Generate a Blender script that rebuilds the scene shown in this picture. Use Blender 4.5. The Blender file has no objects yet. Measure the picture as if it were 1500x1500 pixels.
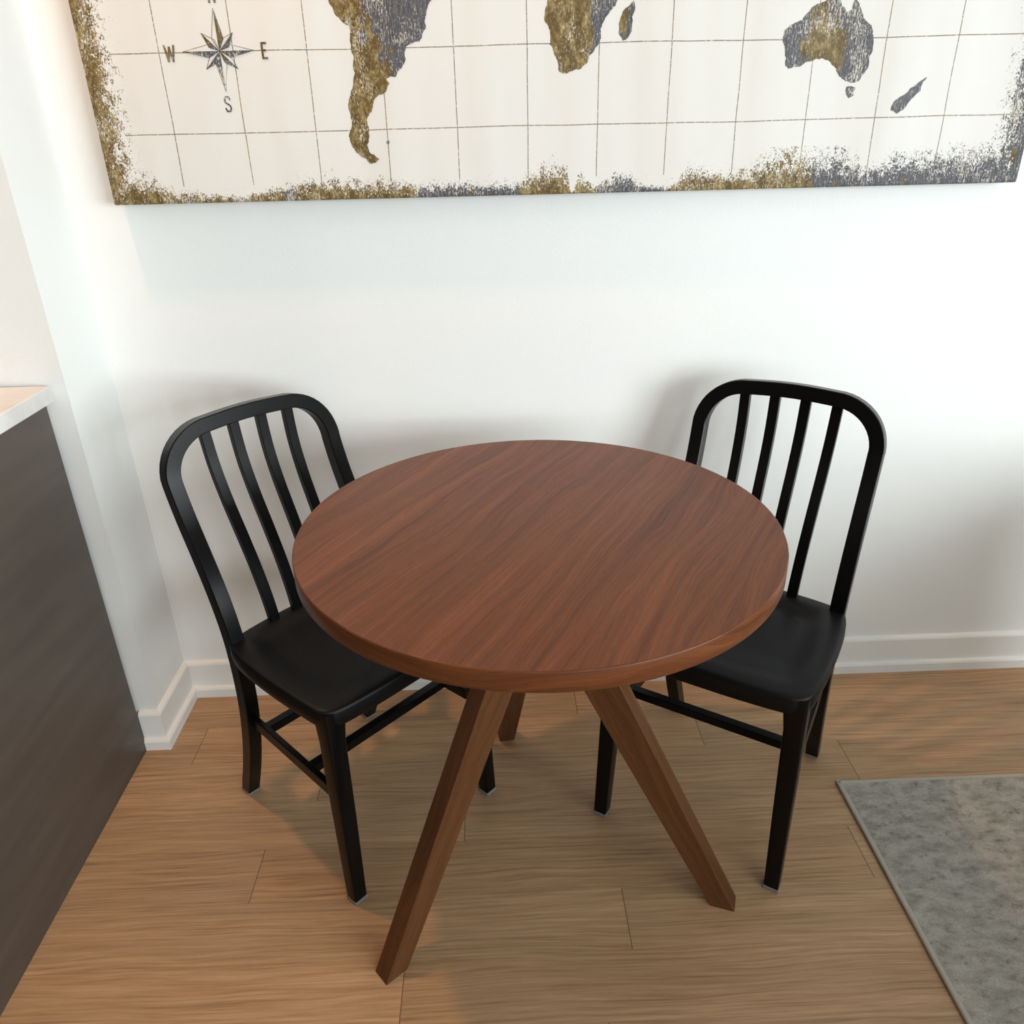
import bpy, bmesh, math, random
from mathutils import Vector, Matrix
from mathutils.geometry import delaunay_2d_cdt
random.seed(7)
S = bpy.context.scene
COL = S.collection
PI = math.pi

# ------------------------------------------------------------ helpers
def lin(c):
    return tuple(((v/255)/12.92 if v/255 <= .04045 else ((v/255+.055)/1.055)**2.4) for v in c) + (1.0,)

class NT:
    def __init__(s, name, rough=.5, spec=.5):
        s.m = bpy.data.materials.new(name); s.m.use_nodes = True
        s.t = s.m.node_tree; s.b = s.t.nodes['Principled BSDF']
        s.b.inputs['Roughness'].default_value = rough
        s.b.inputs['Specular IOR Level'].default_value = spec
    def n(s, typ, **k):
        nd = s.t.nodes.new(typ)
        for a, v in k.items():
            if a.startswith('i_'):
                key = a[2:]
                key = int(key) if key.isdigit() else key.replace('_', ' ')
                inp = nd.inputs[key]
                if isinstance(v, bpy.types.NodeSocket): s.t.links.new(v, inp)
                else: inp.default_value = v
            else: setattr(nd, a, v)
        return nd
    def link(s, a, b): s.t.links.new(a, b)
    def coord(s, kind='Object'): return s.n('ShaderNodeTexCoord').outputs[kind]
    def mapping(s, v, scale=(1, 1, 1), loc=(0, 0, 0), rot=(0, 0, 0)):
        return s.n('ShaderNodeMapping', i_Vector=v, i_Scale=scale, i_Location=loc, i_Rotation=rot).outputs[0]
    def noise(s, v, scale=1, detail=4, rough=.55, dist=0):
        return s.n('ShaderNodeTexNoise', i_Vector=v, i_Scale=scale, i_Detail=detail, i_Roughness=rough, i_Distortion=dist).outputs[0]
    def ramp(s, f, stops):
        r = s.n('ShaderNodeValToRGB'); s.link(f, r.inputs[0])
        e = r.color_ramp.elements
        while len(e) < len(stops): e.new(.5)
        for el, (p, c) in zip(e, stops): el.position = p; el.color = c if len(c) == 4 else lin(c)
        return r.outputs[0]
    def math(s, op, a, b=0.0, c=0.0, clamp=False):
        nd = s.n('ShaderNodeMath', operation=op, use_clamp=clamp)
        for i, v in enumerate((a, b, c)):
            if isinstance(v, bpy.types.NodeSocket): s.link(v, nd.inputs[i])
            else: nd.inputs[i].default_value = v
        return nd.outputs[0]
    def mix(s, f, a, b, mode='MIX'):
        nd = s.n('ShaderNodeMix', data_type='RGBA', blend_type=mode)
        for i, v in ((0, f), (6, a), (7, b)):
            if isinstance(v, bpy.types.NodeSocket): s.link(v, nd.inputs[i])
            else: nd.inputs[i].default_value = v
        return nd.outputs[2]
    def color(s, c): s.link(c, s.b.inputs['Base Color']) if isinstance(c, bpy.types.NodeSocket) else setattr(s.b.inputs['Base Color'], 'default_value', c)
    def bump(s, h, strength=.2, dist=.002):
        nd = s.n('ShaderNodeBump', i_Strength=strength, i_Distance=dist, i_Height=h)
        s.link(nd.outputs[0], s.b.inputs['Normal'])
    def rough(s, r): s.link(r, s.b.inputs['Roughness'])
    def sep(s, v):
        return s.n('ShaderNodeSeparateXYZ', i_0=v).outputs

def W(v): return (v, v, v, 1)

# ------------------------------------------------------------ materials
def mat_paint(name, c, r=.6, bump=.12):
    k = NT(name, r, .3); k.color(lin(c)); o = k.coord()
    k.bump(k.noise(o, 260, 3, .6), bump, .0012); return k.m
M = {}
M['wall'] = mat_paint('wall_paint', (231, 233, 231), .5, .22)
M['dim'] = mat_paint('taupe_paint', (98, 92, 86), .6)
M['trim'] = mat_paint('trim_paint', (232, 233, 230), .35, .05)
M['ceiling'] = mat_paint('ceiling_paint', (228, 228, 225), .8, .05)

def mat_black():
    k = NT('black_painted_metal', .36, .2); o = k.coord()
    n = k.noise(o, 14, 3, .6)
    k.color(k.ramp(n, [(0, (4, 4, 5)), (1, (5, 5, 6))]))
    k.rough(k.ramp(n, [(.3, W(.29)), (.7, W(.33))])); return k.m
M['black'] = mat_black()
def mat_seat():
    k = NT('black_matte_seat', .46, .2); o = k.coord()
    n = k.noise(o, 600, 2, .5)
    k.color(lin((8, 8, 9))); k.bump(n, .12, .0006); return k.m
M['seat'] = mat_seat()
k = NT('grey_nylon_glide', .5, .5); k.color(lin((120, 122, 122))); M['glide'] = k.m

def mat_oak():
    k = NT('oak_plank_floor', .42, .35)
    uv = k.n('ShaderNodeUVMap', uv_map='grain').outputs[0]
    ed = k.n('ShaderNodeUVMap', uv_map='plank').outputs[0]
    # slow warp along the plank so that the grain wanders
    wv = k.noise(k.mapping(uv, (1.9, 7, 1)), 1, 2, .5)
    sx = k.sep(uv)
    v = k.math('ADD', sx[1], k.math('MULTIPLY', k.math('SUBTRACT', wv, .5), .05))
    wu = k.n('ShaderNodeCombineXYZ', i_0=sx[0], i_1=v, i_2=sx[2]).outputs[0]
    a = k.noise(k.mapping(wu, (4.2, 170, 1)), 1, 4, .65)       # growth lines
    b = k.noise(k.mapping(wu, (16, 560, 1)), 1, 3, .65)         # fine pores
    c = k.noise(k.mapping(uv, (1.2, 14, 1)), 1, 3, .55)       # broad tone
    base = k.ramp(a, [(.26, (138, 106, 76)), (.42, (168, 133, 98)), (.56, (183, 148, 112)), (.74, (196, 162, 125))])
    tone = k.ramp(c, [(.3, W(.84)), (.7, W(1.05))])
    base = k.mix(1, base, tone, 'MULTIPLY')
    base = k.mix(1, base, k.ramp(b, [(.3, W(.84)), (.55, W(1.0))]), 'MULTIPLY')
    # tone of each whole plank, stored in the third slot of the colour attribute
    at = k.n('ShaderNodeAttribute', attribute_name='plank_tone').outputs[0]
    base = k.mix(1, base, at, 'MULTIPLY')
    # end joints and long joints
    e = k.sep(ed)
    dx = k.math('MULTIPLY', k.math('MINIMUM', e[0], k.math('SUBTRACT', 1, e[0])), 1.21)
    dy = k.math('MULTIPLY', k.math('MINIMUM', e[1], k.math('SUBTRACT', 1, e[1])), .126)
    jx = k.math('LESS_THAN', dx, .0009); jy = k.math('LESS_THAN', dy, .00035)
    j = k.math('MAXIMUM', k.math('MULTIPLY', jx, .75), k.math('MULTIPLY', jy, .35))
    base = k.mix(j, base, lin((78, 54, 34)))
    k.color(base)
    h = k.math('SUBTRACT', a, k.math('MULTIPLY', j, 1.0))
    k.bump(h, .22, .0012)
    k.rough(k.ramp(a, [(.3, W(.52)), (.7, W(.42))]))
    return k.m
M['oak'] = mat_oak()

def mat_walnut(name, cols, strips=True, rough=.36, sc=1.0):
    k = NT(name, rough, .22)
    uv = k.n('ShaderNodeUVMap', uv_map='grain').outputs[0]
    s = k.sep(uv)
    if strips:
        idx = k.math('FLOOR', k.math('DIVIDE', k.math('ADD', s[1], .027), .128))
        r = k.n('ShaderNodeTexWhiteNoise', noise_dimensions='1D', i_W=idx).outputs[0]
        off = k.math('MULTIPLY', r, 9.0)
        uv2 = k.n('ShaderNodeCombineXYZ', i_0=k.math('ADD', s[0], off), i_1=k.math('ADD', s[1], off), i_2=off).outputs[0]
    else: uv2 = uv; r = None
    s2 = k.sep(uv2)
    wv = k.noise(k.mapping(uv2, (2.2*sc, 6*sc, 1)), 1, 2, .5)
    wv2 = k.noise(k.mapping(uv2, (9*sc, 16*sc, 1), (3, 1, 0)), 1, 2, .5)
    v = k.math('ADD', s2[1], k.math('ADD', k.math('MULTIPLY', k.math('SUBTRACT', wv, .5), .085), k.math('MULTIPLY', k.math('SUBTRACT', wv2, .5), .008)))
    wu = k.n('ShaderNodeCombineXYZ', i_0=s2[0], i_1=v, i_2=s2[2]).outputs[0]
    a = k.noise(k.mapping(wu, (1.3*sc, 46*sc, 1)), 1, 6, .7)
    f = k.noise(k.mapping(wu, (7*sc, 420*sc, 1)), 1, 3, .62)
    p = k.noise(k.mapping(uv2, (55*sc, 900*sc, 1)), 1, 2, .6)
    base = k.ramp(a, [(.28, cols[0]), (.43, cols[1]), (.58, cols[2]), (.76, cols[3])])
    base = k.mix(1, base, k.ramp(f, [(.3, W(.78)), (.6, W(1.05))]), 'MULTIPLY')
    base = k.mix(1, base, k.ramp(p, [(.32, W(.78)), (.5, W(1.0))]), 'MULTIPLY')
    if r is not None:
        base = k.mix(1, base, k.ramp(r, [(0, W(.86)), (1, W(1.08))]), 'MULTIPLY')
    k.color(base); k.bump(f, .1, .0006)
    k.rough(k.ramp(f, [(.3, W(rough+.06)), (.7, W(rough-.03))]))
    return k.m
M['walnut'] = mat_walnut('walnut_veneer', [(78, 44, 27), (101, 59, 35), (114, 68, 41), (126, 78, 48)])
M['walnut_edge'] = mat_walnut('walnut_edge_band', [(68, 35, 18), (88, 48, 25), (104, 59, 32), (118, 71, 41)], False, .36, 1.5)
M['walnut_leg'] = mat_walnut('walnut_leg_wood', [(76, 47, 27), (88, 55, 31), (97, 62, 36), (107, 71, 43)], False, .42, 1.3)
k = NT('bare_chipped_board', .7, .3); k.color(lin((214, 196, 180))); M['chip'] = k.m

def canvas_weave(k, o):
    s = k.sep(o)
    # slack folds of the cloth, running down from the top
    f = k.noise(k.mapping(o, (7.5, 1, 1.3), (.3, 0, .2), (0, .16, 0)), 1, 1.5, .4)
    w = k.noise(o, 900, 2, .5)
    b1 = k.n('ShaderNodeBump', i_Strength=.6, i_Distance=.03, i_Height=f)
    b2 = k.n('ShaderNodeBump', i_Strength=.15, i_Distance=.0006, i_Height=w, i_Normal=b1.outputs[0])
    k.link(b2.outputs[0], k.b.inputs['Normal'])
    return s
CANV = (219, 218, 213)
CX0, CX1, CZ0, CZ1 = -.722, 1.046, 1.208, 2.212
def distress(k, o, sel):
    """gold leaf and slate grey paint, scratched through to the cloth; sel 0 gold .. 1 grey"""
    mid = k.noise(k.mapping(o, (60, 1, 34)), 1, 4, .7)
    pat = k.noise(k.mapping(o, (24, 1, 13), (4, 0, 2)), 1, 4, .65)
    fine = k.noise(k.mapping(o, (330, 1, 190)), 1, 4, .75)
    scr = k.noise(k.mapping(o, (620, 1, 45)), 1, 3, .7)
    gold = k.ramp(mid, [(.3, (76, 60, 32)), (.48, (108, 89, 50)), (.62, (152, 135, 90)), (.75, (184, 170, 130))])
    grey = k.ramp(scr, [(.3, (62, 62, 68)), (.5, (86, 86, 92)), (.7, (128, 127, 128))])
    q = k.math('ADD', sel, k.math('ADD', k.math('MULTIPLY', k.math('SUBTRACT', pat, .5), 2.6), k.math('MULTIPLY', k.math('SUBTRACT', mid, .5), .7)))
    base = k.mix(k.ramp(q, [(.46, W(0)), (.54, W(1))]), gold, grey)
    base = k.mix(1, base, k.ramp(fine, [(.35, W(.66)), (.6, W(1.1))]), 'MULTIPLY')
    worn = k.math('ADD', k.math('MULTIPLY', fine, .55), k.math('ADD', k.math('MULTIPLY', pat, .45), k.math('MULTIPLY', scr, .35)))
    wf = k.ramp(worn, [(.71, W(0)), (.78, W(.85))])
    return k.mix(wf, base, lin((214, 207, 190)))
def mat_canvas():
    k = NT('printed_canvas', .62, .25); o = k.coord(); s = canvas_weave(k, o)
    x, z = s[0], s[2]
    wob = k.math('MULTIPLY', k.math('SUBTRACT', k.noise(o, 5, 2, .5), .5), .006)
    def lines(c, origin, step, wdt):
        q = k.math('ABSOLUTE', k.math('SUBTRACT', k.math('FRACT', k.math('DIVIDE', k.math('SUBTRACT', k.math('ADD', c, wob), origin-step/2), step)), .5))
        return k.math('LESS_THAN', q, wdt/step)
    # grid of latitude and longitude
    gv = lines(x, -.7135, .1322, .0009); gh = lines(z, 1.3285, .1322, .0009)
    gap = k.ramp(k.noise(k.mapping(o, (200, 1, 200)), 1, 4, .7), [(.37, W(.25)), (.46, W(1))])
    g = k.math('MULTIPLY', k.math('MAXIMUM', gv, gh), gap)
    inner = k.math('MULTIPLY', k.math('GREATER_THAN', z, CZ0+.03), k.math('GREATER_THAN', x, CX0+.05))
    g = k.math('MULTIPLY', g, inner)
    linec = k.ramp(k.noise(o, 30, 2, .5), [(.4, (96, 88, 76)), (.6, (132, 112, 74))])
    base = k.mix(k.math('MULTIPLY', g, .85), lin(CANV), linec)
    # splattered border
    d = k.math('MINIMUM', k.math('MINIMUM', k.math('SUBTRACT', x, CX0), k.math('SUBTRACT', CX1, x)),
               k.math('MINIMUM', k.math('SUBTRACT', z, CZ0), k.math('SUBTRACT', CZ1, z)))
    big = k.noise(k.mapping(o, (7.5, 1, 7.5), (2.1, 0, 3.6)), 1, 2, .5)
    mid = k.noise(k.mapping(o, (70, 1, 55)), 1, 5, .72)
    fine = k.noise(k.mapping(o, (330, 1, 240)), 1, 4, .75)
    # reach of the splatter into the cloth
    RE = [(-.722, .085), (-.67, .05), (-.60, .022), (-.47, .010), (-.38, .030), (-.33, .036), (-.2, .038), (-.12, .020), (.05, .022), (.085, .040), (.125, .056), (.157, .050), (.162, .006), (.172, .006), (.178, .045), (.205, .012), (.255, .036), (.31, .010), (.365, .010), (.39, .042), (.49, .034), (.57, .064), (.64, .060), (.69, .062), (.735, .034), (.78, .050), (1.046, .075)]
    xn = k.math('DIVIDE', k.math('SUBTRACT', x, CX0), CX1-CX0)
    hgt = k.ramp(xn, [((q-CX0)/(CX1-CX0), W(v*10)) for q, v in RE])
    side = k.math('LESS_THAN', k.math('MINIMUM', k.math('SUBTRACT', x, CX0), k.math('SUBTRACT', CX1, x)), k.math('SUBTRACT', z, CZ0))
    hgt = k.math('ADD', k.math('MULTIPLY', k.math('MULTIPLY', hgt, .1), k.math('SUBTRACT', 1, side)), k.math('MULTIPLY', side, .05))
    reach = k.math('MULTIPLY', hgt, k.math('ADD', .45, big))
    lvl = k.math('SUBTRACT', 1, k.math('DIVIDE', d, reach))          # 1 at the rim, 0 at reach
    dens = k.math('ADD', k.math('ADD', k.math('MULTIPLY', lvl, .30), k.math('MULTIPLY', k.math('SUBTRACT', mid, .5), .9)), k.math('MULTIPLY', k.math('SUBTRACT', fine, .5), 1.1))
    m1 = k.ramp(dens, [(.05, W(0)), (.09, W(1))])
    near = k.math('LESS_THAN', d, .075)
    # stray specks farther in
    sp = k.noise(k.mapping(o, (240, 1, 240), (5, 0, 5)), 1, 2, .6)
    spk = k.math('GREATER_THAN', k.math('SUBTRACT', sp, k.math('MULTIPLY', d, 1.6)), .668)
    m = k.math('MAXIMUM', k.math('MULTIPLY', m1, near), k.math('MULTIPLY', spk, k.math('LESS_THAN', d, .07)))
    SE = [(-.722, .1), (-.40, .2), (-.385, .9), (-.365, .15), (-.14, .25), (-.12, .9), (.055, .8), (.085, .0), (.21, .1), (.228, 1), (.33, .9), (.37, 0), (.61, .15), (.655, .9), (1.046, .8)]
    sel = k.ramp(xn, [((q-CX0)/(CX1-CX0), W(v)) for q, v in SE])
    base = k.mix(m, base, distress(k, o, sel))
    k.color(base); return k.m
M['canvas'] = mat_canvas()
def mat_land(name, kind):
    k = NT(name, .55, .3); o = k.coord(); s = canvas_weave(k, o); x, z = s[0], s[2]
    if kind == 'south':      # brown to the west and south, slate to the east
        g = k.math('MULTIPLY', k.math('ADD', x, .185), 9)
        sel = k.math('ADD', k.math('ADD', .42, g), k.math('MULTIPLY', k.math('SUBTRACT', z, 1.42), 2.5), 0); sel = k.math('MINIMUM', k.math('MAXIMUM', sel, 0), 1)
    elif kind == 'africa':
        sel = k.math('MINIMUM', k.math('MAXIMUM', k.math('MULTIPLY', k.math('SUBTRACT', x, .185), 40), -.3), 1.2)
    elif kind == 'australia':
        dx = k.math('MULTIPLY', k.math('SUBTRACT', x, .622), 1.0); dz = k.math('MULTIPLY', k.math('SUBTRACT', z, 1.475), .75)
        r = k.math('SQRT', k.math('ADD', k.math('MULTIPLY', dx, dx), k.math('MULTIPLY', dz, dz)))
        sel = k.math('MINIMUM', k.math('MULTIPLY', r, 13), 1.1)
    else: sel = k.noise(k.mapping(o, (9, 1, 6)), 1, 2, .5)
    k.color(distress(k, o, sel)); return k.m
M['land'] = mat_land('distressed_gold_and_slate_print', 'south')
M['land_gold'] = mat_land('distressed_gold_print', 'africa')
M['land_grey'] = mat_land('distressed_slate_print', 'australia')
M['land_mixed'] = mat_land('distressed_mixed_print', 'mixed')

def mat_rug():
    k = NT('grey_woven_pile', .95, .1); o = k.coord()
    big = k.noise(k.mapping(o, (22, 40, 1)), 1, 4, .6); fine = k.noise(o, 420, 3, .7); md = k.noise(k.mapping(o, (45, 60, 1)), 1, 4, .7)
    b = k.ramp(big, [(.35, (140, 137, 130)), (.55, (166, 162, 154)), (.7, (176, 172, 163))])
    b = k.mix(1, b, k.ramp(md, [(.32, W(.62)), (.47, W(1))]), 'MULTIPLY')
    b = k.mix(1, b, k.ramp(fine, [(.3, W(.75)), (.7, W(1.15))]), 'MULTIPLY')
    k.color(b); k.bump(fine, .6, .003); return k.m
M['rug'] = mat_rug()
k = NT('rug_edge_tape', .9, .1); k.color(lin((168, 163, 152))); k.bump(k.noise(k.coord(), 500, 2, .5), .5, .001); M['binding'] = k.m
def mat_cab():
    k = NT('dark_grey_brown_laminate', .38, .45); o = k.coord()
    k.color(k.ramp(k.noise(k.mapping(o, (3, 3, 30)), 1, 3, .5), [(.3, (74, 66, 60)), (.7, (84, 76, 69))])); return k.m
M['cabinet'] = mat_cab()
k = NT('pale_stone_worktop', .3, .5); k.color(k.ramp(k.noise(k.coord(), 9, 4, .6), [(.4, (206, 204, 200)), (.6, (222, 221, 217))])); M['stone'] = k.m
k = NT('window_frame_paint', .4, .5); k.color(lin((60, 62, 64))); M['frame'] = k.m
def mat_glass():
    k = NT('clear_window_glass', 0, .5); k.color((1, 1, 1, 1)); k.b.inputs['Transmission Weight'].default_value = 1; k.b.inputs['IOR'].default_value = 1.0; return k.m
M['glass'] = mat_glass()

# ------------------------------------------------------------ mesh tools
def link(name, bm, mats, parent=None, smooth=False, angle=None, recalc=True):
    me = bpy.data.meshes.new(name)
    if recalc: bmesh.ops.recalc_face_normals(bm, faces=bm.faces)
    bm.to_mesh(me); bm.free()
    for m in (mats if isinstance(mats, (list, tuple)) else [mats]): me.materials.append(m)
    if smooth:
        me.shade_smooth()
        if angle: me.set_sharp_from_angle(angle=math.radians(angle))
    o = bpy.data.objects.new(name, me); COL.objects.link(o)
    if parent: o.parent = parent
    return o
def tag(o, label=None, cat=None, group=None, kind=None):
    for a, b in (('label', label), ('category', cat), ('group', group), ('kind', kind)):
        if b: o[a] = b
    return o
def empty(name, loc, rz=0):
    o = bpy.data.objects.new(name, None); COL.objects.link(o); o.location = loc; o.rotation_euler = (0, 0, rz); o.empty_display_size = .05
    return o
def box(bm, x0, x1, y0, y1, z0, z1, bev=0):
    r = bmesh.ops.create_cube(bm, size=1)
    for v in r['verts']:
        v.co = Vector(((x0+x1)/2+v.co.x*(x1-x0), (y0+y1)/2+v.co.y*(y1-y0), (z0+z1)/2+v.co.z*(z1-z0)))
    if bev:
        es = list({e for v in r['verts'] for e in v.link_edges})
        bmesh.ops.bevel(bm, geom=es, offset=bev, segments=2, affect='EDGES', profile=.6)
def rrect(w, t, r, seg=3):
    """rounded rectangle section, w along first axis, t along second"""
    pts = []
    for cx, cy, a0 in ((w/2-r, t/2-r, 0), (-w/2+r, t/2-r, PI/2), (-w/2+r, -t/2+r, PI), (w/2-r, -t/2+r, 1.5*PI)):
        for i in range(seg+1):
            a = a0+i*PI/2/seg; pts.append((cx+r*math.cos(a), cy+r*math.sin(a)))
    return pts
def sweep(bm, path, secs, axes, closed_caps=True):
    """path: centres; secs: section per point; axes: (u, v) vectors per point"""
    rings = []
    for c, s, (u, v) in zip(path, secs, axes):
        rings.append([bm.verts.new(Vector(c)+Vector(u)*a+Vector(v)*b) for a, b in s])
    for r0, r1 in zip(rings, rings[1:]):
        n = len(r0)
        for i in range(n): bm.faces.new((r0[i], r0[(i+1) % n], r1[(i+1) % n], r1[i]))
    if closed_caps: bm.faces.new(rings[0][::-1]); bm.faces.new(rings[-1])
    return rings

# ------------------------------------------------------------ room
def struct(name, bm, m, parent=None, **k):
    o = link(name, bm, m, parent, **k); o['kind'] = 'structure'; return o
XR, YB, XL, ZC = 3.0, -5.6, -3.6, 2.7
def make_floor():
    bm = bmesh.new()
    g = bm.loops.layers.uv.new('grain'); pl = bm.loops.layers.uv.new('plank')
    tone = bm.loops.layers.float_color.new('plank_tone')
    L, Wd, y_top = 1.21, .126, -.0165
    known = {0: .56, 1: .184, 2: .472, 3: -.42, 4: -.0915, 5: -.5015, 6: .215, 7: -.19}
    rows = int((0.02-YB)/Wd)+3
    for r in range(rows):
        y1 = y_top-(r-1)*Wd; y0 = y1-Wd
        off = known.get(r, random.uniform(0, L))
        n0 = math.floor((XL-off)/L)
        x = off+n0*L
        while x < XR+.1:
            a, b = max(x, XL-.1), min(x+L, XR+.1)
            if b > a:
                vs = [bm.verts.new(p) for p in ((a, y0, 0), (b, y0, 0), (b, y1, 0), (a, y1, 0))]
                f = bm.faces.new(vs)
                ru, rv = random.uniform(0, 50), random.uniform(0, 50)
                t = random.uniform(.9, 1.06); tw = random.uniform(-.02, .02)
                if (r, round(x, 2)) in ((7, -1.4),): pass
                for lp in f.loops:
                    cx, cy = lp.vert.co.x, lp.vert.co.y
                    lp[g].uv = (cx-x+ru, cy-y0+rv)
                    lp[pl].uv = ((cx-x)/L, (cy-y0)/Wd)
                    lp[tone] = (t+tw, t, t-tw, 1)
            x += L
    # solid slab under the boards
    box(bm, XL-.1, XR+.1, YB-.1, .1, -.06, -.002)
    struct('floor', bm, M['oak'])
make_floor()
bm = bmesh.new(); box(bm, XL-.1, XR+.1, 0, .1, -.05, ZC); struct('wall_back', bm, M['wall'])
# short return wall at the left: its end face looks into the room
WE = -.192
bm = bmesh.new(); box(bm, -1.0, -.826, WE, 0, 0, ZC, 0); struct('wall_left', bm, M['wall'])
bm = bmesh.new(); box(bm, XL-.1, XL, YB, 0, 0, ZC); struct('wall_kitchen', bm, M['dim'])
bm = bmesh.new(); box(bm, XL-.1, .55, YB-.12, YB, 0, ZC); box(bm, 2.65, XR+.1, YB-.12, YB, 0, ZC)
box(bm, .55, 2.65, YB-.12, YB, 0, .55); box(bm, .55, 2.65, YB-.12, YB, 2.15, ZC); struct('wall_rear', bm, M['dim'])
bm = bmesh.new()
for zz in (.575, 2.125): box(bm, .55, 2.65, YB-.09, YB-.02, zz-.025, zz+.025)
for xx in (.575, 1.6, 2.625): box(bm, xx-.025, xx+.025, YB-.085, YB-.025, .6, 2.1)
struct('window_2', bm, M['frame'])
bm = bmesh.new(); box(bm, XL-.1, XR+.1, YB-.1, .1, ZC, ZC+.1); struct('ceiling', bm, M['ceiling'])
WY0, WY1, WZ0, WZ1 = -4.9, -1.7, .5, 2.05
bm = bmesh.new()
box(bm, XR, XR+.12, YB, WY0, 0, ZC); box(bm, XR, XR+.12, WY1, 0, 0, ZC)
box(bm, XR, XR+.12, WY0, WY1, 0, WZ0); box(bm, XR, XR+.12, WY0, WY1, WZ1, ZC)
struct('wall_right', bm, M['wall'])
bm = bmesh.new()
fw = .05
box(bm, XR+.02, XR+.09, WY0, WY1, WZ0, WZ0+fw); box(bm, XR+.02, XR+.09, WY0, WY1, WZ1-fw, WZ1)
for yy in (WY0+fw/2, (WY0+WY1)/2, WY1-fw/2): box(bm, XR+.025, XR+.085, yy-fw/2, yy+fw/2, WZ0+fw, WZ1-fw)
wf = struct('window_1', bm, M['frame'])

bm = bmesh.new(); box(bm, 1.50, 1.62, -3.2, -.38, 0, .66, .004); struct('light_blocker_low', bm, M['dim'])  # added out of view: blocks low window light to shade lower wall and floor
# baseboards: upright board with a rounded shoe along the floor
def base_profile(bm, p0, p1, nrm, m0=0., m1=0.):
    """p0->p1 along the wall, nrm points into the room; m0/m1 mitre (+1 outer corner, -1 inner corner)"""
    prof = [(0, 0), (.022, 0), (.0225, .024), (.020, .029), (.013, .031), (.0125, .034), (.0125, .096), (.0105, .101), (.006, .104), (0, .105)]
    p0 = Vector((p0[0], p0[1], 0)); p1 = Vector((p1[0], p1[1], 0)); d = (p1-p0).normalized(); n = Vector((nrm[0], nrm[1], 0))
    r0 = [bm.verts.new(p0+n*a-d*(m0*a)+Vector((0, 0, b))) for a, b in prof]
    r1 = [bm.verts.new(p1+n*a+d*(m1*a)+Vector((0, 0, b))) for a, b in prof]
    k = len(prof)
    for i in range(k): bm.faces.new((r0[i], r0[(i+1) % k], r1[(i+1) % k], r1[i]))
    bm.faces.new(r0[::-1]); bm.faces.new(r1)
bm = bmesh.new(); base_profile(bm, (-.826, 0), (XR, 0), (0, -1), -1, 0)
struct('baseboard_back', bm, M['trim'])
bm = bmesh.new(); base_profile(bm, (-.826, 0), (-.826, WE), (1, 0), -1, 1)
base_profile(bm, (-.826, WE), (-.8655, WE), (0, -1), 1, 0)
struct('baseboard_left', bm, M['trim'])

# ------------------------------------------------------------ kitchen cabinet at the left edge
cab = empty('base_cabinet', (-1.165, -.85, 0)); tag(cab, 'dark grey brown cabinet with flat side panel beside the white wall end at left', 'cabinet')
def cb(name, a, m, bev=.0015):
    bm = bmesh.new(); box(bm, *a, bev); return link(name, bm, m, cab)
cb('body', (-.28, .284, -.636, .636, .0, .868), M['cabinet'])
cb('side_panel', (.2845, .302, -.636, .640, .0, .868), M['cabinet'])
bm = bmesh.new(); box(bm, -1.47, -.852, -1.51, -.2, .8685, .90, .002)
tag(link('worktop', bm, M['stone']), 'pale stone worktop lying on the dark cabinet at left edge', 'worktop')

# ------------------------------------------------------------ map on canvas
def jag(pts, depth=3, amp=.14, closed=True):
    rnd = random.Random(len(pts)*13+int(abs(pts[0][0])*1e4))
    for _ in range(depth):
        out = []
        n = len(pts)
        for i in range(n if closed else n-1):
            a, b = pts[i], pts[(i+1) % n]
            dx, dy = b[0]-a[0], b[1]-a[1]; k = rnd.uniform(-amp, amp)
            out += [a, ((a[0]+b[0])/2-dy*k, (a[1]+b[1])/2+dx*k)]
        pts = out
    return pts
def poly(bm, pts, y, mi):
    n = len(pts)
    co, ed, fa, *_ = delaunay_2d_cdt([Vector(q) for q in pts], [(i, (i+1) % n) for i in range(n)], [], 1, 1e-6)
    vs = [bm.verts.new((v.x, y, v.y)) for v in co]
    for t in fa:
        f = bm.faces.new([vs[i] for i in t]); f.material_index = mi; f.normal_update()
        if f.normal.y > 0: f.normal_flip()

YF = -.040
SA = [(-.30, 1.66), (-.318, 1.61), (-.2990, 1.575), (-.2688, 1.5352), (-.2622, 1.5208), (-.2518, 1.5062), (-.2361, 1.4956), (-.2374, 1.4619), (-.2367, 1.4351), (-.2471, 1.3859), (-.2502, 1.3579), (-.2553, 1.3237), (-.2528, 1.3004), (-.2366, 1.2823), (-.221, 1.2701), (-.2033, 1.278), (-.2192, 1.2879), (-.2241, 1.3033), (-.2177, 1.3287), (-.221, 1.346), (-.2092, 1.3627), (-.2025, 1.3795), (-.1853, 1.388), (-.1725, 1.4044), (-.178, 1.4122), (-.1604, 1.414), (-.1492, 1.428), (-.1405, 1.444), (-.1378, 1.4622), (-.1237, 1.4683), (-.1125, 1.4702), (-.1, 1.491), (-.097, 1.5168), (-.0875, 1.532), (-.068, 1.56), (-.075, 1.59), (-.13, 1.62), (-.17, 1.66), (-.24, 1.68)]
AF = [(.1181, 1.5284), (.1132, 1.5131), (.1156, 1.4933), (.1229, 1.4816), (.1217, 1.4604), (.1304, 1.4442), (.138, 1.4278), (.138, 1.4191), (.1481, 1.4134), (.1632, 1.4175), (.1782, 1.4205), (.1906, 1.43), (.2027, 1.4482), (.2123, 1.4619), (.2144, 1.4746), (.2165, 1.4904), (.2259, 1.5038), (.2401, 1.518), (.2434, 1.5262), (.245, 1.56), (.29, 1.62), (.30, 1.645), (.26, 1.65), (.235, 1.70), (.215, 1.77), (.13, 1.79), (.06, 1.80), (.01, 1.76), (-.02, 1.70), (.0, 1.65), (.05, 1.63), (.10, 1.63), (.122, 1.60), (.12, 1.56)]
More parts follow.
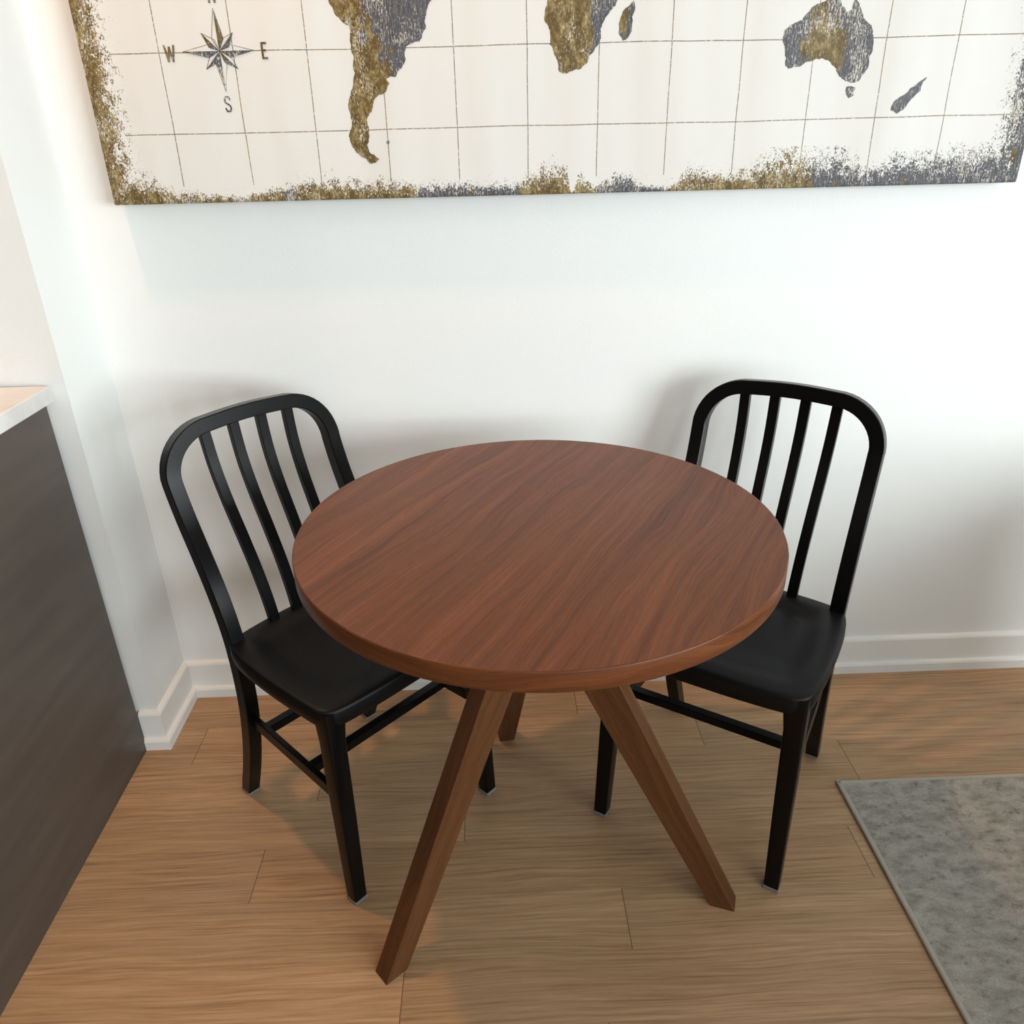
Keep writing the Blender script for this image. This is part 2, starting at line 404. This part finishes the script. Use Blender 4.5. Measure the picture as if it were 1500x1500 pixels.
MG = [(.2715, 1.5257), (.2747, 1.5102), (.2707, 1.4894), (.2642, 1.4684), (.2545, 1.4633), (.2466, 1.4762), (.2483, 1.495), (.2527, 1.5075), (.2646, 1.5176)]
AU = [(.6193, 1.5195), (.6279, 1.5276), (.6423, 1.5222), (.6477, 1.5118), (.6594, 1.5012), (.6676, 1.5042), (.6701, 1.5186), (.6729, 1.5309), (.6852, 1.5028), (.7011, 1.4836), (.7141, 1.46), (.7168, 1.4383), (.7128, 1.4111), (.7018, 1.3935), (.686, 1.3882), (.6652, 1.3976), (.6539, 1.4122), (.6352, 1.4258), (.6257, 1.4292), (.6132, 1.4284), (.6011, 1.4242), (.5892, 1.419), (.5743, 1.416), (.5646, 1.4129), (.5575, 1.4185), (.5584, 1.4305), (.5505, 1.4523), (.5489, 1.4737), (.5589, 1.4831), (.5793, 1.489), (.5898, 1.5024), (.604, 1.5146)]
TS = [(.6781, 1.3817), (.6951, 1.3802), (.6935, 1.3667), (.6852, 1.3623), (.6789, 1.3693)]
NZ = [(.7759, 1.358), (.7696, 1.348), (.7699, 1.34), (.7821, 1.3343), (.80, 1.352), (.82, 1.372), (.828, 1.395), (.812, 1.385), (.79, 1.366)]
NA = [(-.30, 1.69), (-.34, 1.72), (-.40, 1.76), (-.43, 1.83), (-.48, 1.90), (-.56, 1.96), (-.62, 2.0), (-.60, 2.06), (-.48, 2.07), (-.36, 2.08), (-.28, 2.06), (-.25, 1.98), (-.18, 1.95), (-.22, 1.89), (-.28, 1.84), (-.30, 1.78), (-.34, 1.76), (-.33, 1.73)]
EU = [(.03, 1.82), (.02, 1.86), (.08, 1.88), (.06, 1.92), (.12, 1.95), (.12, 2.02), (.20, 2.06), (.30, 2.04), (.45, 2.09), (.62, 2.07), (.80, 2.05), (.86, 2.02), (.78, 1.97), (.74, 1.91), (.70, 1.86), (.66, 1.79), (.60, 1.75), (.58, 1.66), (.54, 1.72), (.50, 1.76), (.46, 1.67), (.41, 1.75), (.35, 1.77), (.31, 1.69), (.25, 1.77), (.24, 1.82), (.17, 1.84), (.12, 1.82), (.09, 1.85), (.06, 1.81)]
def make_map():
    bm = bmesh.new()
    box(bm, CX0, CX1, YF, -.0006, CZ0, CZ1, .003)
    bmesh.ops.recalc_face_normals(bm, faces=bm.faces)
    for f in bm.faces: f.material_index = 0
    y = YF-.0004
    poly(bm, jag(SA), y, 1); poly(bm, jag(AF), y, 2); poly(bm, jag(MG, 2), y, 4)
    poly(bm, jag(AU), y, 3); poly(bm, jag(TS, 2), y, 3); poly(bm, jag(NZ, 2), y, 3)
    poly(bm, jag(NA), y, 4); poly(bm, jag(EU), y, 4)
    poly(bm, jag([(-.188, 1.307), (-.183, 1.311), (-.181, 1.306), (-.186, 1.303)], 1), y, 3)
    # compass rose
    c = Vector((-.4727, 1.4611)); tips = {}
    for i, L in enumerate((.0655, .040, .062, .040, .064, .040, .066, .040)):
        a = PI/2-i*PI/4; tips[i] = c+Vector((math.cos(a), math.sin(a)))*L
    yy = y-.0003
    def P(v): return (v.x, v.y)
    for i in range(8):
        t = tips[i]; d = (t-c).normalized(); n = Vector((-d.y, d.x)); big = i % 2 == 0
        base = .30 if big else .42
        w_ = .0105 if big else .0085
        m = c+d*((t-c).length*base); s = (1 if i in (0, 6, 7, 5, 1, 3) else -1)
        s = 1 if i in (6, 7, 5) else -1
        if i in (2,): s = -1
        # filled half and outlined half of each point
        if True: poly(bm, [P(t), P(m+n*w_*s), P(c)], yy-.00004*i, 4)
        def seg(a, b, wd=.0008):
            q = (b-a).normalized(); r = Vector((-q.y, q.x))*wd/2
            poly(bm, [P(a+r), P(b+r), P(b-r), P(a-r)], yy-.0005-.00002*i, 4)
        seg(t, m-n*w_*s); seg(m-n*w_*s, c); seg(c, t)
    # letters built from strokes
    def stroke(pts, x0, z0, w, h, wd=.0036):
        for a, b in zip(pts, pts[1:]):
            A = Vector((x0+a[0]*w, z0+a[1]*h)); B = Vector((x0+b[0]*w, z0+b[1]*h)); q = (B-A).normalized(); r = Vector((-q.y, q.x))*wd/2
            A = A-q*wd*.3; B = B+q*wd*.3
            poly(bm, [P(A+r), P(B+r), P(B-r), P(A-r)], yy-.0001*random.random(), 4)
    stroke([(0, 1), (.25, 0), (.5, .9), (.75, 0), (1, 1)], -.5702, 1.4468, .0165, .0245)
    stroke([(1, 1), (0, 1), (0, 0), (1, 0)], -.3965, 1.4488, .0075, .0235); stroke([(0, .52), (.8, .52)], -.3965, 1.4488, .0075, .0235)
    stroke([(1, .80), (.8, 1), (.25, 1), (0, .82), (.05, .62), (.95, .38), (1, .18), (.78, 0), (.2, 0), (0, .2)], -.4775, 1.3650, .0095, .0235, .0028)
    stroke([(0, 0), (0, 1), (1, 0), (1, 1)], -.4770, 1.5355, .0095, .0225)
    o = link('canvas_print', bm, [M['canvas'], M['land'], M['land_gold'], M['land_grey'], M['land_mixed']], recalc=False)
    tag(o, 'wide unframed canvas world map in distressed gold and grey hanging on white wall', 'wall art')
make_map()

# ------------------------------------------------------------ table
TX, TY, TR, TH, TT = .0634, -.5597, .385, .75, .032
table = empty('round_dining_table', (TX, TY, 0)); tag(table, 'round walnut table on three splayed tapered legs between the two black chairs', 'table')
def make_top():
    bm = bmesh.new(); uv = bm.loops.layers.uv.new('grain')
    N = 160; b = .0022
    prof = [(TR-.010, TH-TT), (TR-.0015, TH-TT+.0005), (TR, TH-TT+.002), (TR, TH-b), (TR-b*.3, TH-b*.3), (TR-b, TH)]
    rings = [[bm.verts.new((r*math.cos(2*PI*i/N), r*math.sin(2*PI*i/N), z)) for i in range(N)] for r, z in prof]
    sides = []
    for r0, r1 in zip(rings, rings[1:]):
        for i in range(N):
            f = bm.faces.new((r0[i], r0[(i+1) % N], r1[(i+1) % N], r1[i])); sides.append((f, i))
    top = bm.faces.new(rings[-1]); bot = bm.faces.new(rings[0][::-1])
    ga = math.radians(60.0); ca, sa = math.cos(ga), math.sin(ga)
    for f in (top, bot):
        for lp in f.loops:
            x, y = lp.vert.co.x, lp.vert.co.y
            lp[uv].uv = (x*ca+y*sa+3, -x*sa+y*ca+3)
    for f, i in sides:
        f.material_index = 1; f.smooth = True
        for lp in f.loops:
            a = math.atan2(lp.vert.co.y, lp.vert.co.x)
            if a < 2*PI*i/N-PI-.1 or (a < 0 and i > N/2-2): a += 2*PI
            if i == N-1 and a < .1: a += 2*PI
            lp[uv].uv = (a*TR, lp.vert.co.z)
    # worn chips along the right-hand rim
    rnd = random.Random(3)
    for q in range(34):
        a = math.radians(rnd.gauss(-13, 7)); z = TH-abs(rnd.gauss(.001, .004)); s = rnd.uniform(.0006, .0022)
        if z < TH-TT+.004: continue
        rr = TR+.0002; vs = []
        for j in range(6):
            t = j*PI/3+rnd.uniform(-.3, .3); zz = min(z+math.sin(t)*s*.7, TH-.001)
            aa = a+math.cos(t)*s/TR*rnd.uniform(.8, 1.8)
            vs.append(bm.verts.new((rr*math.cos(aa), rr*math.sin(aa), zz)))
        f = bm.faces.new(vs); f.material_index = 2
    me_o = link('tabletop', bm, [M['walnut'], M['walnut_edge'], M['chip']], table)
make_top()
def make_leg(ang):
    bm = bmesh.new(); uv = bm.loops.layers.uv.new('grain')
    u = Vector((math.cos(ang), math.sin(ang), 0)); t = Vector((-u.y, u.x, 0))
    path, secs, axes = [], [], []
    zt = TH-TT-.0005
    for s in (0, .02, .5, 1):
        r = .3605+(-.020-.3605)*s
        path.append(u*r+Vector((0, 0, .0+zt*s))); w = .045+(.092-.045)*s
        secs.append(rrect(w, .036, .0012, 1)); axes.append((u, t))
    rings = sweep(bm, path, secs, axes)
    bm.faces.ensure_lookup_table()
    for f in bm.faces:
        for lp in f.loops:
            c = lp.vert.co; n = f.normal
            f.normal_update(); n = f.normal
            h = c.dot(u)+c.z*.51 if abs(n.dot(t)) > .6 else c.dot(t)
            lp[uv].uv = (c.z*1.12+ang, h+ang*3+(1 if abs(n.dot(t)) > .6 else 0))
    return link('leg', bm, M['walnut_leg'], table, smooth=True, angle=30)
for k_ in range(3): make_leg(3.8392+k_*2*PI/3)
# steel mounting plate under the top
bm = bmesh.new(); box(bm, -.09, .09, -.09, .09, TH-TT-.004, TH-TT+.001, .001); link('mounting_plate', bm, M['black'], table)

# ------------------------------------------------------------ chairs (local x = forward, y = sideways)
ZP = [(0, -.2), (.03, -.190), (.10, -.163), (.18, -.138), (.26, -.120), (.34, -.112), (.42, -.113), (.48, -.122), (.55, -.143), (.62, -.172), (.69, -.203), (.76, -.226), (.85, -.240)]
def prof(z):
    z = min(max(z, 0), .8499)
    for i in range(len(ZP)-1):
        if ZP[i][0] <= z <= ZP[i+1][0]:
            def P_(j): return ZP[min(max(j, 0), len(ZP)-1)]
            p0, p1, p2, p3 = P_(i-1), P_(i), P_(i+1), P_(i+2)
            t = (z-p1[0])/(p2[0]-p1[0]); h = p2[0]-p1[0]
            m1 = (p2[1]-p0[1])/max(p2[0]-p0[0], 1e-6)*h; m2 = (p3[1]-p1[1])/max(p3[0]-p1[0], 1e-6)*h
            return (2*t**3-3*t*t+1)*p1[1]+(t**3-2*t*t+t)*m1+(-2*t**3+3*t*t)*p2[1]+(t**3-t*t)*m2
def nrm(z):
    d = (prof(min(z+.01, .849))-prof(max(z-.01, 0)))/(min(z+.01, .849)-max(z-.01, 0))
    return Vector((1, 0, -d)).normalized()
SPL = .425
def halfw(z): return .1655+(.176-.1655)*min(z/.75, 1)
def back_frame(par):
    pts = []
    zt = .838; R = .092; hw = .1765
    zs = [SPL+(zt-R-SPL)*i/16 for i in range(17)]
    for z in zs: pts.append((-halfw(z), z))
    for i in range(1, 13):
        a = PI-i*PI/2/12; pts.append((-hw+R+R*math.cos(a), zt-R+R*math.sin(a)))
    for i in range(1, 9): pts.append((-hw+R+(2*hw-2*R)*i/9, zt+.004*math.sin(PI*i/9)))
    for i in range(0, 13):
        a = PI/2-i*PI/2/12; pts.append((hw-R+R*math.cos(a), zt-R+R*math.sin(a)))
    for z in zs[::-1]: pts.append((halfw(z), z))
    path = [Vector((prof(z)+.0035, y, z)) for y, z in pts]
    secs, axes = [], []
    for i, (y, z) in enumerate(pts):
        T = (path[min(i+1, len(path)-1)]-path[max(i-1, 0)]).normalized()
        n = nrm(z); w = n.cross(T).normalized(); n = T.cross(w)
        th = .030+.003*max(0, 1-(z-SPL)/.3)
        secs.append(rrect(.0285, th, .0017, 1)); axes.append((w, n))
    bm = bmesh.new(); sweep(bm, path, secs, axes); return link('back_frame', bm, M['black'], par, smooth=True, angle=32)
def slat(par, yt, yb):
    z0, z1 = .436, .829; n = 18; path, secs, axes = [], [], []
    for i in range(n+1):
        z = z0+(z1-z0)*i/n; path.append(Vector((prof(z)+.001, yb+(yt-yb)*i/n, z)))
    for i in range(n+1):
        T = (path[min(i+1, n)]-path[max(i-1, 0)]).normalized(); nn = nrm(path[i].z); w = nn.cross(T).normalized()
        secs.append(rrect(.0205, .0135, .0010, 1)); axes.append((w, T.cross(w)))
    bm = bmesh.new(); sweep(bm, path, secs, axes); return link('slat', bm, M['black'], par, smooth=True, angle=32)
def chair_leg(par, rear, s):
    path, secs, axes = [], [], []
    if rear:
        zs = [.006+(SPL+.002-.006)*i/14 for i in range(15)]
        for z in zs:
            path.append(Vector((prof(z)+.003*(z/SPL), s*halfw(z), z))); f = z/SPL
            secs.append(rrect(.0285, .0295+.003*f, .0018, 1))
        fx, fy, fw_, ft_ = prof(0.003), s*halfw(0), .0285, .029
    else:
        for i in range(15):
            z = .006+(.434-.006)*i/14; f = z/.434
            g = max(0, (f-.86)/.14)**2*.014
            wd = .0275+.0095*f+g
            path.append(Vector((.2198-.0155*f-wd/2, s*(.1948-.0065*f-wd/2), z)))
            secs.append(rrect(wd, wd, .003+.008*max(0, f-.5), 3))
        fx, fy, fw_, ft_ = .206, s*.181, .0275, .0275
    for i in range(15):
        T = (path[min(i+1, 14)]-path[max(i-1, 0)]).normalized(); w = Vector((0, 1, 0)); n = T.cross(w).normalized(); w = n.cross(T)
        axes.append((w, n))
    # horizontal cut at the foot
    axes[0] = (Vector((0, 1, 0)), Vector((1, 0, 0)) * (1 if axes[0][1].x > 0 else -1))
    bm = bmesh.new(); sweep(bm, path, secs, axes)
    l = link('leg', bm, M['black'], par, smooth=True, angle=32 if rear else 50)
    bm = bmesh.new(); box(bm, fx-ft_/2-.0008, fx+ft_/2+.0008, fy-fw_/2-.0008, fy+fw_/2+.0008, .0003, .0085, .0015)
    g = link('foot_glide', bm, M['glide'], l); g['label'] = 'grey plastic foot glide'
def stretcher(par, p0, p1, w, h):
    p0, p1 = Vector(p0), Vector(p1); T = (p1-p0).normalized(); side = T.cross(Vector((0, 0, 1))).normalized(); up = side.cross(T)
    bm = bmesh.new(); sweep(bm, [p0, p1], [rrect(w, h, .0016, 1)]*2, [(side, up)]*2)
    return link('stretcher', bm, M['black'], par, smooth=True, angle=32)
def seat(par):
    ctrl = []
    # outline, counter-clockwise from the middle of the front edge
    half = [(.214, 0), (.214, .05), (.2125, .10), (.2095, .145), (.204, .170), (.190, .187), (.160, .1945), (.09, .199), (.02, .2005), (-.04, .199), (-.085, .193), (-.108, .184), (-.119, .168), (-.128, .12), (-.133, .06), (-.134, 0)]
    full = half+[(x, -y) for x, y in half[-2:0:-1]]
    # resample with Catmull-Rom for a smooth rim
    n = len(full); out = []
    for i in range(n):
        p = [Vector(full[(i+j-1) % n]) for j in range(4)]
        for s in range(4):
            t = s/4
            out.append(.5*((2*p[1])+(-p[0]+p[2])*t+(2*p[0]-5*p[1]+4*p[2]-p[3])*t*t+(-p[0]+3*p[1]-3*p[2]+p[3])*t**3))
    c = Vector((.04, 0)); bm = bmesh.new(); rings = []
    def H(x, y, s):
        base = .450-.004*max(0, (x-.12)/.09)**2
        # shallow dish with a raised rim, deeper towards the back
        k_ = 1-min(max((s-.66)/.20, 0), 1); k_ = k_*k_*(3-2*k_)
        depth = .013*k_*(1 if x < .1 else max(0, 1-(x-.1)/.12))
        return base-depth
    ss = [0.04, .15, .3, .45, .55, .62, .68, .74, .80, .86, .91, .95]
    for s in ss: rings.append([(c.x+(p.x-c.x)*s, p.y*s, H(c.x+(p.x-c.x)*s, p.y*s, s)) for p in out])
    for off, dz in ((-.006, -.0003), (-.003, -.0015), (-.001, -.004), (0, -.008), (.0005, -.020), (-.001, -.034), (-.004, -.0375), (-.012, -.0380)):
        rr = []
        for i, p in enumerate(out):
            t = (out[(i+1) % len(out)]-out[i-1]).normalized(); nn = Vector((t.y, -t.x))
            if nn.dot(p-c) < 0: nn = -nn
            q = p+nn*off; rr.append((q.x, q.y, H(p.x, p.y, 1)+dz))
        rings.append(rr)
    rings.append([(c.x+(p.x-c.x)*.5, p.y*.5, .418) for p in out])
    V = [[bm.verts.new(q) for q in r] for r in rings]; m = len(out)
    for r0, r1 in zip(V, V[1:]):
        for i in range(m): bm.faces.new((r0[i], r0[(i+1) % m], r1[(i+1) % m], r1[i]))
    bm.faces.new(V[0][::-1]); bm.faces.new(V[-1])
    return link('seat', bm, M['seat'], par, smooth=True, angle=60)
def make_chair():
    c = empty('dining_chair', (0, 0, 0)); tag(c, group='black slat back dining chairs at the table')
    seat(c); back_frame(c)
    for q in (-1.5, -.5, .5, 1.5): slat(c, q*.0605, q*.0535)
    for s in (-1, 1): chair_leg(c, True, s); chair_leg(c, False, s)
    for s in (-1, 1):
        stretcher(c, (prof(.25)-.0+.004, s*.167, .250), (.196, s*.177, .250), .012, .026)
    stretcher(c, (.096, -.171, .252), (.096, .171, .252), .020, .019)
    stretcher(c, (-.062, -.168, .252), (-.062, .168, .252), .020, .019)
    return c
def copy_tree(o, parent=None):
    c = o.copy(); COL.objects.link(c); c.parent = parent
    for ch in o.children: copy_tree(ch, c)
    return c
ch1 = make_chair(); ch2 = copy_tree(ch1)
tag(ch1, 'black metal slat back chair left of the table, nearer the white corner', 'chair')
tag(ch2, 'black metal slat back chair right of the table, nearer the grey rug', 'chair')
ch1.location = (-.3173, -.3699, 0); ch1.rotation_euler.z = -.7652
ch2.location = (.4673, -.3829, 0); ch2.rotation_euler.z = 4.1295

# ------------------------------------------------------------ rug
rug = empty('area_rug', (.731, -.402, 0)); tag(rug, 'grey low pile rug with bound edge on the oak floor at right', 'rug')
def make_rug():
    rw, rl, th = .745, 2.2, .008
    bm = bmesh.new()
    nx, ny = 60, 88
    x0, x1, y1, y0 = .010, rw-.010, -.010, -rl+.010
    g = [[bm.verts.new((x0+(x1-x0)*i/nx, y0+(y1-y0)*j/ny, th+random.uniform(-.0006, .0006))) for j in range(ny+1)] for i in range(nx+1)]
    for i in range(nx):
        for j in range(ny): bm.faces.new((g[i][j], g[i+1][j], g[i+1][j+1], g[i][j+1]))
    box(bm, x0, x1, y0, y1, .0004, th-.0012)
    link('pile', bm, M['rug'], rug, smooth=True, angle=50)
    bm = bmesh.new()
    cor = [Vector((.0, .0, .0)), Vector((rw, 0, 0)), Vector((rw, -rl, 0)), Vector((0, -rl, 0))]
    for a, b in zip(cor, cor[1:]+cor[:1]):
        d = (b-a).normalized(); inn = Vector((d.y, -d.x, 0)); up = Vector((0, 0, 1))
        n = 60; path = [a+(b-a)*(i/n)+inn*.0055+up*.0048 for i in range(n+1)]
        sweep(bm, path, [rrect(.011, .0088, .0036, 3)]*(n+1), [(inn, up)]*(n+1))
    link('binding', bm, M['binding'], rug, smooth=True, angle=60)
make_rug()

# ------------------------------------------------------------ light
def area(name, loc, target, sx, sy, e, col, spread=PI):
    l = bpy.data.lights.new(name, 'AREA'); l.shape = 'RECTANGLE'; l.size = sx; l.size_y = sy; l.energy = e; l.color = col; l.spread = spread
    o = bpy.data.objects.new(name, l); COL.objects.link(o); o.location = loc
    o.rotation_euler = (Vector(target)-Vector(loc)).to_track_quat('-Z', 'Y').to_euler(); return o
def spot(name, loc, target, e, col, r=.05, ang=160):
    l = bpy.data.lights.new(name, 'SPOT'); l.energy = e; l.color = col; l.shadow_soft_size = r; l.spot_size = math.radians(ang); l.spot_blend = .6
    o = bpy.data.objects.new(name, l); COL.objects.link(o); o.location = loc
    o.rotation_euler = (Vector(target)-Vector(loc)).to_track_quat('-Z', 'Y').to_euler(); return o
area('window_daylight', (XR+.25, (WY0+WY1)/2, (WZ0+WZ1)/2), (0, (WY0+WY1)/2+1.6, .9), 3.1, 1.5, 218, (.90, .975, 1.0))
area('rear_window_daylight', (1.6, YB-.16, 1.35), (.6, 0, 1.0), 2.0, 1.5, 48, (.90, .975, 1.0))
spot('downlight_over_counter', (-.80, -.34, ZC-.05), (-.45, -.5, 0), 60, (1.0, .52, .25), .045, 120)
spot('kitchen_ceiling_lamp', (-2.6, -.9, 2.25), (0, -.2, .8), 30, (1.0, .80, .66), .10, 110)
w = bpy.data.worlds.new('World'); S.world = w; w.use_nodes = True
w.node_tree.nodes['Background'].inputs[0].default_value = (.75, .88, 1, 1); w.node_tree.nodes['Background'].inputs[1].default_value = 1.0

# ------------------------------------------------------------ camera
f, pitch, yaw, roll, cy, cz = 1144.36, .4512, .0202, -.0241, -1.6822, 1.3168
cp, sp, c_, s_ = math.cos(pitch), math.sin(pitch), math.cos(yaw), math.sin(yaw)
fwd = Vector((s_*cp, c_*cp, -sp)); right = Vector((c_, -s_, 0)); up = right.cross(fwd)
r2 = right*math.cos(roll)+up*math.sin(roll); u2 = up*math.cos(roll)-right*math.sin(roll)
cd = bpy.data.cameras.new('camera'); co = bpy.data.objects.new('camera', cd); COL.objects.link(co)
cd.sensor_width = 36; cd.lens = 36*f/1500; cd.clip_start = .05
mt = Matrix((r2, u2, -fwd)).transposed().to_4x4(); mt.translation = (0, cy, cz); co.matrix_world = mt
S.camera = co
vs = S.view_settings; vs.view_transform = 'Standard'; vs.look = 'None'; vs.gamma = 1; vs.exposure = 0.06; vs.use_curve_mapping = False
